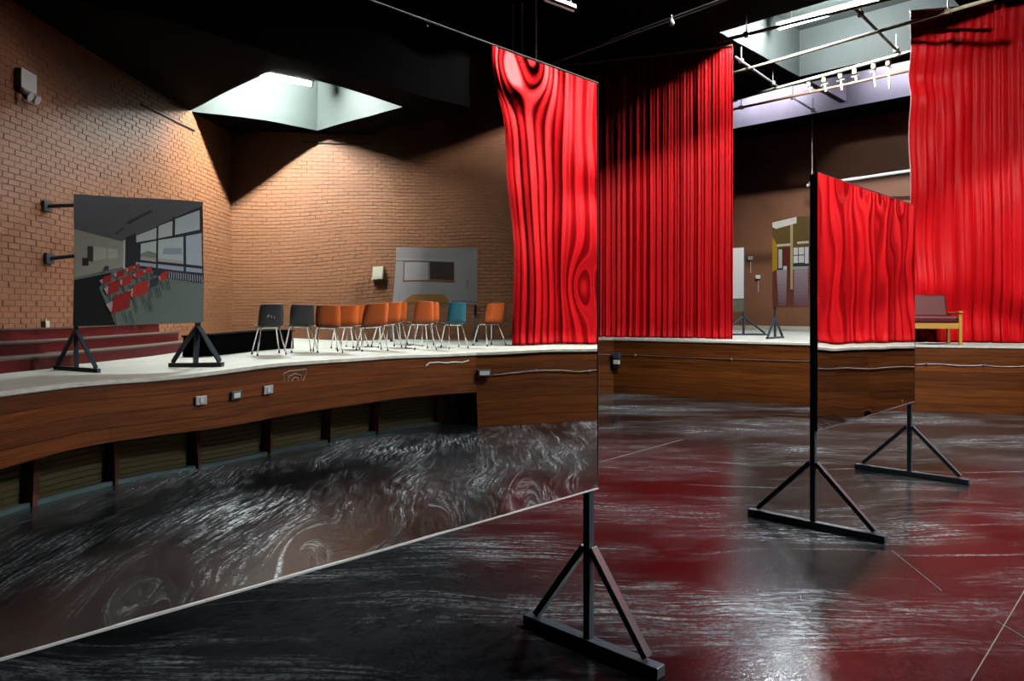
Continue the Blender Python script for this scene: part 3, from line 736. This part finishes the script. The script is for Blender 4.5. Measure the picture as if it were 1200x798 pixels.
SP = [(312,11.35,30,'charcoal plastic chair with pale scuffs on its back, nearest the dark plinth',M_char),
 (350,12.05,30,'plain charcoal plastic chair between the scuffed charcoal chair and first orange chair',M_char),
 (382,12.2,24,'front-row orange chair next to the plain charcoal chair',M_orange),
 (434,12.85,24,'front-row orange chair in the middle below the small cream wall box',M_orange),
 (489,13.45,28,'front-row orange chair next to the teal chair',M_orange),
 (530,13.95,28,'teal plastic shell chair, the only one of its colour',M_teal),
 (571,14.8,38,'orange chair standing alone beside the red side curtain',M_orange),
 (403,13.4,26,'second-row orange chair behind the first orange chair',M_orange),
 (414,14.6,26,'third-row orange chair farthest back behind the first orange chair',M_orange),
 (450,14.0,26,'second-row orange chair behind the middle orange chair',M_orange),
 (458,15.15,26,'third-row orange chair farthest back behind the middle orange chair',M_orange),
 (497,14.6,28,'second-row orange chair half hidden behind the one next to teal',M_orange)]
protos = ch
src = copy_tree(ch)
for i, (px, Z, ang, lab, mt) in enumerate(SP):
    place(ch if i == 0 else src, i in (0,), (px-600)/F_PX*Z, Z, ang, lab, mt)
for c in list(src.children):
    for g in list(c.children): bpy.data.objects.remove(g)
    bpy.data.objects.remove(c)
bpy.data.objects.remove(src)

for k, (x, z) in enumerate(((-.05,.575),(.0,.595),(.045,.615),(.065,.60))):
    y = -.236-(z-.55)*.24-.013
    MB().bar((x,y,z-.014-.006*(k%2)),(x+.008,y-.006,z+.016),.012,.004,side=Vector((1,0,0))).build('scuff_mark', M_white, ch)

# ---- wooden armchair with maroon cushions (front towards the pit)
def armchair(loc, rz):
    t = thing('armchair', 'wide yellow wooden armchair with maroon vinyl cushions against the red curtain', 'armchair', loc, rz, local=True)
    W, D = .45, .34
    for sx in (-1,1):
        MB().aabb(sx*W-.028,sx*W+.028,-D-.028,-D+.028,0,.635).build('front_leg', M_ywood, t, bevel=.006)
        MB().aabb(sx*W-.028,sx*W+.028,D-.028,D+.028,0,.60).build('rear_leg', M_ywood, t, bevel=.006)
        MB().hexa([(sx*W-.04,-D-.06,.635),(sx*W+.04,-D-.06,.635),(sx*W+.04,D+.05,.60),(sx*W-.04,D+.05,.60),(sx*W-.04,-D-.06,.665),(sx*W+.04,-D-.06,.665),(sx*W+.04,D+.05,.63),(sx*W-.04,D+.05,.63)]).build('armrest', M_ywood, t, bevel=.01)
        MB().aabb(sx*W-.015,sx*W+.015,-D,D,.33,.42).build('side_rail', M_ywood, t, bevel=.004)
    MB().aabb(-W,W,-D-.018,-D+.012,.32,.43).build('front_rail', M_ywood, t, bevel=.005)
    MB().aabb(-W,W,D-.012,D+.018,.32,.42).build('back_rail', M_ywood, t, bevel=.005)
    c = MB().aabb(-W+.03,W-.03,-D-.03,D-.08,.43,.57).build('seat_cushion', M_maroon, t, bevel=.04)
    MB().hexa([(-W+.04,D-.17,.55),(W-.04,D-.17,.55),(W-.04,D-.02,.53),(-W+.04,D-.02,.53),(-W+.05,D-.02,1.02),(W-.05,D-.02,1.02),(W-.05,D+.11,1.0),(-W+.05,D+.11,1.0)]).build('back_cushion', M_maroon, t, bevel=.045)
    return t
armchair((8.47,14.72,STG+.004), math.radians(-14))

# ---- low black plinth behind the charcoal chairs
q = [RV(-4.72,11.5),RV(-3.95,13.0),RV(-4.55,13.35),RV(-5.3,11.85)]
t = thing('plinth', 'low black plinth on the stage behind the charcoal chairs', 'plinth', (q[0].x,q[0].y,STG))
MB().prism([(v.x,v.y) for v in q], STG+.002, STG+.30).build('body', M_black, t, bevel=.008)
cx = sum(v.x for v in q)/4; cy = sum(v.y for v in q)/4
MB().prism([(cx+(v.x-cx)*1.03,cy+(v.y-cy)*1.03) for v in q], STG+.30, STG+.33).build('lid', M_black, t, bevel=.006)

# ================================================================== SMALL FITTINGS
# pale blocks on the top step
for px, Z, lab in ((57,10.6,'small pale block on the top step left of the classroom panel'),(188,13.0,'small pale block on the top step under the classroom panel'),(208,13.4,'tiny pale block on the top step near the panel post'),):
    vx = -6.45; Zz = -vx*F_PX/(600-px); p = RV(vx, Zz, STG+.525)
    t = thing('candle_block', lab, 'block', p)
    MB().aabb(p.x-.05,p.x+.05,p.y-.04,p.y+.04,p.z+.001,p.z+.10).build('block', M_cream, t, bevel=.008)
    MB().tube([(p.x,p.y,p.z+.10),(p.x,p.y,p.z+.135)],.018,8).build('stub', M_cream, t)
# sockets on the curved stage front and junction boxes with cable
def on_curve(px, py, P, lift):
    """point of the (virtual) front line crossed by this mirror pixel"""
    best = None; r = (px-600)/F_PX
    for a, b in zip(P[:-1],P[1:]):
        A_, B_ = refl((a[0],a[1],0)), refl((b[0],b[1],0))
        for k in range(41):
            q = A_.lerp(B_, k/40); e = abs(q.x/q.y-r) if q.y > 1 else 9
            if best is None or e < best[0]: best = (e, q.copy(), Vector(a).lerp(Vector(b),k/40), (Vector(b)-Vector(a)).normalized())
    e, q, rp, t = best
    z = CAM_H+(HORIZON-py)/F_PX*q.y
    nrm = Vector((-t.y, t.x)); return Vector((rp.x,rp.y,z))+Vector((nrm.x,nrm.y,0))*lift, Vector((t.x,t.y,0)), Vector((nrm.x,nrm.y,0))
for px, py, lab, dark in ((239,463,'silver socket plate on the curved stage front, left of three',False),(277,458,'dark framed socket plate on the curved stage front, middle of three',True),(313,453.5,'silver socket plate on the curved stage front, right of three',False)):
    c, tg, nr = on_curve(px, py, CURVE, 0)
    t = thing('wall_socket', lab, 'socket', c)
    MB().box(c+nr*.012, tg*.075, nr*.012, Vector((0,0,.052))).build('plate', M_steel if dark else M_silver, t, bevel=.006)
    MB().box(c+nr*.026, tg*(.045 if dark else .02), nr*.004, Vector((0,0,.03))).build('switch', M_white, t, bevel=.003)
# a paint streak and a chalk scribble on the boards
def scrawl(path, r, nm):
    pts = [on_curve(px, py, CURVE, .003)[0] for px, py in path]
    MB().tube(pts, r, 5).build(nm, M_nose, stage)
scrawl([(495,426),(499,422.5),(510,421.5),(520,422),(532,421),(541,421.5),(549,419)], .012, 'paint_streak')
scrawl([(331,446),(330,436),(337,433),(348,432),(356,431),(355,438),(352,444)], .0035, 'chalk_scribble')
scrawl([(335,445),(336,439),(343,436),(350,438),(350,443)], .0035, 'chalk_scribble')
scrawl([(339,444),(342,440),(347,441),(346,444)], .0035, 'chalk_scribble')
c, tg, nr = on_curve(567,433,STRAIGHT[:4],0)
t = thing('junction_box', 'white junction box with cable on stage front below the side curtain', 'box', c)
MB().box(c+nr*.04, tg*.11, nr*.04, Vector((0,0,.055))).build('body', M_steel, t, bevel=.006)
MB().box(c+nr*.083, tg*.085, nr*.004, Vector((0,0,.035))).build('cover', M_white, t, bevel=.003)
pts = []
SEG = STRAIGHT
c2 = c+(Vector((SEG[1][0],SEG[1][1],0))-Vector((c.x,c.y,0))).normalized()*.16
L0 = offset([(c2.x,c2.y)]+SEG[1:4]+SEG[4:8], -.018)
rr = random.Random(5)
for a, b in zip(L0[:-1],L0[1:]):
    for k in range(8):
        f = k/8; pts.append((a[0]+(b[0]-a[0])*f, a[1]+(b[1]-a[1])*f, .925+.015*rr.uniform(-1,1)))
cb = thing('cable', 'thin pale cable run along the stage front boards', 'cable', (pts[0][0],pts[0][1],.9))
MB().tube(pts, .007, 6).build('cable_run', M_greyp, cb)
for k in range(3,len(pts),4): MB().box(pts[k], (.02,0,0),(0,.02,0),(0,0,.02)).build('clip', M_greyp, cb)
# junction box on the direct stage front at left
c = pix(724,423,17.35); sgd = (Vector(STRAIGHT[6])-Vector(STRAIGHT[5])).normalized(); tg = Vector((sgd.x,sgd.y,0)); nr = Vector((-tg.y,tg.x,0))
f0 = Vector(STRAIGHT[6]); c = Vector((f0.x-tg.x*.12, f0.y-tg.y*.12, c.z)) 
t = thing('junction_box', 'small grey junction box at a panel joint below the left curtain', 'box', c)
MB().box(c+nr*.085+Vector((0,0,.13)), tg*.09, nr*.045, Vector((0,0,.07))).build('body', M_steel, t, bevel=.006)
MB().box(c+nr*.085-Vector((0,0,.03)), tg*.07, nr*.045, Vector((0,0,.05))).build('cover', M_white, t, bevel=.006)
MB().box(c+nr*.075-Vector((0,0,.14)), tg*.07, nr*.03, Vector((0,0,.045))).build('socket', M_rubber, t, bevel=.006)
# emergency light on the back wall (top left in the mirror)
VXW = refl((5,BACKY+.02,0)); 
def on_backwall(px, py):
    r = (px-600)/F_PX     # virtual ray reflected into the room meets y = BACKY
    o = refl((0,0,0)); d = refl((r,1,0))-o; k = (BACKY+.02-o.y)/d.y
    p = o+d*k; return Vector((p.x, BACKY+.02, CAM_H+(HORIZON-py)/F_PX*k))
def on_rightwall(px, py):
    r = (px-600)/F_PX
    o = refl((0,0,0)); d = refl((r,1,0))-o; k = (RIGHTX-.02-o.x)/d.x
    p = o+d*k; return Vector((RIGHTX-.02, p.y, CAM_H+(HORIZON-py)/F_PX*k))
c = on_backwall(27,97)
t = thing('emergency_light', 'white emergency light with two lamp heads high on the brick wall', 'light', c)
MB().box(c+Vector((0,.05,.03)),(.17,0,0),(0,.05,0),(0,0,.12)).build('body', M_white, t, bevel=.01)
for s in (-1,1):
    MB().tube([c+Vector((s*.08,.05,-.09)),c+Vector((s*.08,.10,-.15)),c+Vector((s*.08,.17,-.19))],[.03,.055,.06],10).build('lamp_head', M_white, t)
# lighting boom arms on the back wall
for (x0,y0,x1,lab) in ((58,238,1.15,'upper dark steel boom arm on the brick wall above the classroom panel'),(60,296,.55,'lower dark steel boom arm on brick wall beside the classroom panel')):
    c = on_backwall(x0,y0)
    t = thing('boom_arm', lab, 'bracket', c)
    MB().box(c+Vector((0,.02,0)),(.10,0,0),(0,.02,0),(0,0,.07)).build('wall_plate', M_steel, t)
    MB().tube([c+Vector((0,.03,0)),c+Vector((.12,x1,.06))],.028,8).build('arm', M_steel, t)
    MB().tube([c+Vector((.12,x1,-.05)),c+Vector((.12,x1,.07))],.035,8).build('end_clamp', M_steel, t)
# cream box on the right wall, conduits on both walls
c = on_rightwall(435,323)
t = thing('wall_box', 'small cream service box on the brick wall above the middle chair', 'box', c)
MB().box(c+Vector((-.05,0,0)),(.05,0,0),(0,.115,0),(0,0,.15)).build('body', M_cream, t, bevel=.008)
MB().box(c+Vector((-.103,0,0)),(.004,0,0),(0,.10,0),(0,0,.135)).build('door', M_cream, t, bevel=.004)
for pa, pb, fn, lab in (((165,122),(226,157),on_backwall,'thin conduit high on the brick wall left of the corner'),((348,178),(428,172),on_rightwall,'thin conduit high on the brick wall right of the corner')):
    a, b = fn(*pa), fn(*pb); z = (a.z+b.z)/2; a.z = b.z = z
    MBo = MB().tube([a,b],.02,8).build('conduit', M_rubber); tag(MBo, lab, 'conduit')
# switch boxes on the far wall
def on_farwall(px, py):
    d = Vector(((px-600)/F_PX,1,(HORIZON-py)/F_PX)); k = (FAR_A-.03)/d.dot(A_AX); p = d*k; return Vector((p.x,p.y,CAM_H+p.z))
for px, py, lab in ((880,302.5,'upper white switch box on brown wall between the photo panels'),(889,324.5,'lower white switch box on brown wall between the photo panels')):
    c = on_farwall(px,py); t = thing('switch_box', lab, 'switch', c)
    MB().box(c-A_AX*.05, B_AX*.075, A_AX*.05, Vector((0,0,.065))).build('body', M_white, t, bevel=.01)
    MB().box(c-A_AX*.105, B_AX*.03, A_AX*.006, Vector((0,0,.03))).build('rocker', M_white, t)
    MB().tube([c-A_AX*.02+Vector((0,0,-.06)),c-A_AX*.02+Vector((0,0,-.55))],.01,6).build('cable', M_white, t)

# ---- suspended pipe in the stage opening
zz = 6.17
a, b = pixz(946,217.5,zz), pixz(1075,199,zz)
t = thing('hanging_pipe', 'white pipe on a hanging rod across the stage opening', 'pipe', (a.x,a.y,zz))
MB().tube([a,b+(b-a)*.25],.05,10).build('pipe', M_white, t)
dp = pixz(951,216,zz)
MB().tube([(dp.x,dp.y-.05,zz-.45),(dp.x,dp.y-.05,CEIL)],.020,8).build('rod', M_pipe, t)
MB().tube([(b.x,b.y,zz),(b.x,b.y,CEIL)],.022,8).build('rod', M_pipe, t)
MB().box((dp.x,dp.y-.03,zz),(.08,0,0),(0,.06,0),(0,0,.07)).build('clamp', M_white, t)

# ---- lighting grid under the coffers
GZ = CEIL-.42
def gpipe(pa, pb, label, m, r=.036, ext=(0,0), z=GZ, group=None):
    a, b = pixz(*pa,z), pixz(*pb,z); d = (b-a).normalized()
    a, b = a-d*ext[0], b+d*ext[1]
    t = thing('grid_pipe', label, 'pipe', (a.x,a.y,z))
    MB().tube([a,b],r,10).build('pipe', m, t, smooth=True)
    for f in (.12,.88):
        q = a.lerp(b,f); MB().tube([(q.x,q.y,z),(q.x,q.y,CEIL)],.014,6).build('hanger', M_greyp, t)
        MB().box(q, d*.05, d.cross(Vector((0,0,1)))*.05, Vector((0,0,.05))).build('clamp', m, t)
    return a, b
gpipe((905,33),(1038,0),'cream grid pipe nearest the front of the overhead coffer',M_pipe,ext=(1.2,2.0))
gpipe((861,85),(1067,26),'long cream grid pipe crossing the middle of the coffer',M_pipe,ext=(1.0,1.5))
A3, B3 = gpipe((860,117),(1059,63),'cream grid pipe hung with clamps at the back of the coffer',M_pipe,r=.04,ext=(.8,1.5))
gpipe((860,128),(1060,84),'rusty lower pipe behind the clamp row',M_rust,ext=(.5,1.0),z=GZ-.1)
gpipe((1001,9),(1056,64),'short cream cross pipe joining the grid at right',M_pipe,r=.032,z=GZ+.06)
gpipe((862,67),(911,101),'short grey cross pipe joining the grid at left',M_greyp,r=.032,z=GZ+.06)
gpipe((925,112),(956,131),'short grey cross pipe before the lilac-lit coffer partition',M_greyp,r=.03,z=GZ+.06)
gpipe((860,152),(1064,112),'thin rusty conduit along the lilac-lit concrete edge',M_rust,r=.022,ext=(.5,.5),z=CEIL+.06)
gpipe((644,74.7),(847,0),'long grey pipe under the black ceiling above the left curtain',M_greyp,r=.026,ext=(1.0,1.0),z=6.3)
for k, (px, py, ln) in enumerate(((948,94,.22),(966,89,.30),(985,84,.36),(1002,79,.26),(1024,73,.48),(1041,69,.60))):
    p = pixz(px,py,GZ); p.z -= .105
    nm = ['leftmost','second','third','fourth','fifth','rightmost'][k]
    t = thing('pipe_clamp', f'cream clamp hanging from the back grid pipe, {nm} of six', 'clamp', p)
    MB().box(p, B_AX*.045, A_AX*.06, Vector((0,0,.06))).build('jaw', M_clamp, t, bevel=.01)
    MB().bar(p-Vector((0,0,.05)), p-Vector((0,0,ln))+B_AX*.03, .03, .05).build('strap', M_clamp, t)
    MB().tube([p-Vector((0,0,.12))-B_AX*.09, p-Vector((0,0,.10))+B_AX*.09], .015, 6).build('bolt', M_clamp, t)
p = pixz(940,70,GZ)
# little lamp under the long pipe, unlit batten and droppers in the dark ceiling
p = pixz(787,20,6.27)
t = thing('hanging_bulb', 'small unlit bulb hanging below the long grey ceiling pipe', 'lamp', p)
MB().tube([p+Vector((0,0,.03)),p-Vector((0,0,.03))],.010,6).build('flex', M_greyp, t)
MB().tube([p-Vector((0,0,k)) for k in (.03,.05,.085,.115,.125)],[.018,.03,.045,.034,.012],12).build('bulb', M_white, t, smooth=True)
BZ = 6.25
a, b = pixz(638,-4,BZ), pixz(672,9,BZ)
t = thing('unlit_batten', 'unlit grey batten light in the dark ceiling above the mirror', 'light', ((a.x+b.x)/2,(a.y+b.y)/2,BZ))
MB().bar(a,b,.05,.12).build('housing', M_greyp, t); MB().tube([a-Vector((0,0,.05)),b-Vector((0,0,.05))],.02,8).build('tube', M_greyp, t)
for f in (.1,.9):
    q = a.lerp(b,f); MB().tube([q,(q.x,q.y,CEIL)],.012,6).build('hanger', M_greyp, t)
for px, lab in ((601,'thin grey ceiling rod above the mirror, left of two'),(612,'thin grey ceiling rod above the mirror, right of two')):
    q = pix(px,62,15.0); o = MB().tube([q,(q.x,q.y,CEIL)],.018,6).build('ceiling_rod', M_greyp); tag(o, lab, 'rod')

# ---- tape and chalk lines on the floor
def fline(pa, pb, w_, label):
    a, b = [Vector(((x-600)/F_PX*CAM_H*F_PX/(y-HORIZON), CAM_H*F_PX/(y-HORIZON), .0015)) for x, y in (pa,pb)]
    o = MB().bar(a,b,.002,w_).build('floor_line', M_tape); tag(o, label, 'floor line')
fline((1138,798),(1205,685),.006,'thin pale line on the dark floor at lower right')
fline((1045,645),(1103,692),.005,'short thin pale scratch line below the second mirror')
fline((1168,728),(1200,747),.005,'tiny pale line crossing the long one at lower right')
fline((705,541),(800,515),.016,'broken chalk line across the floor toward the stage')
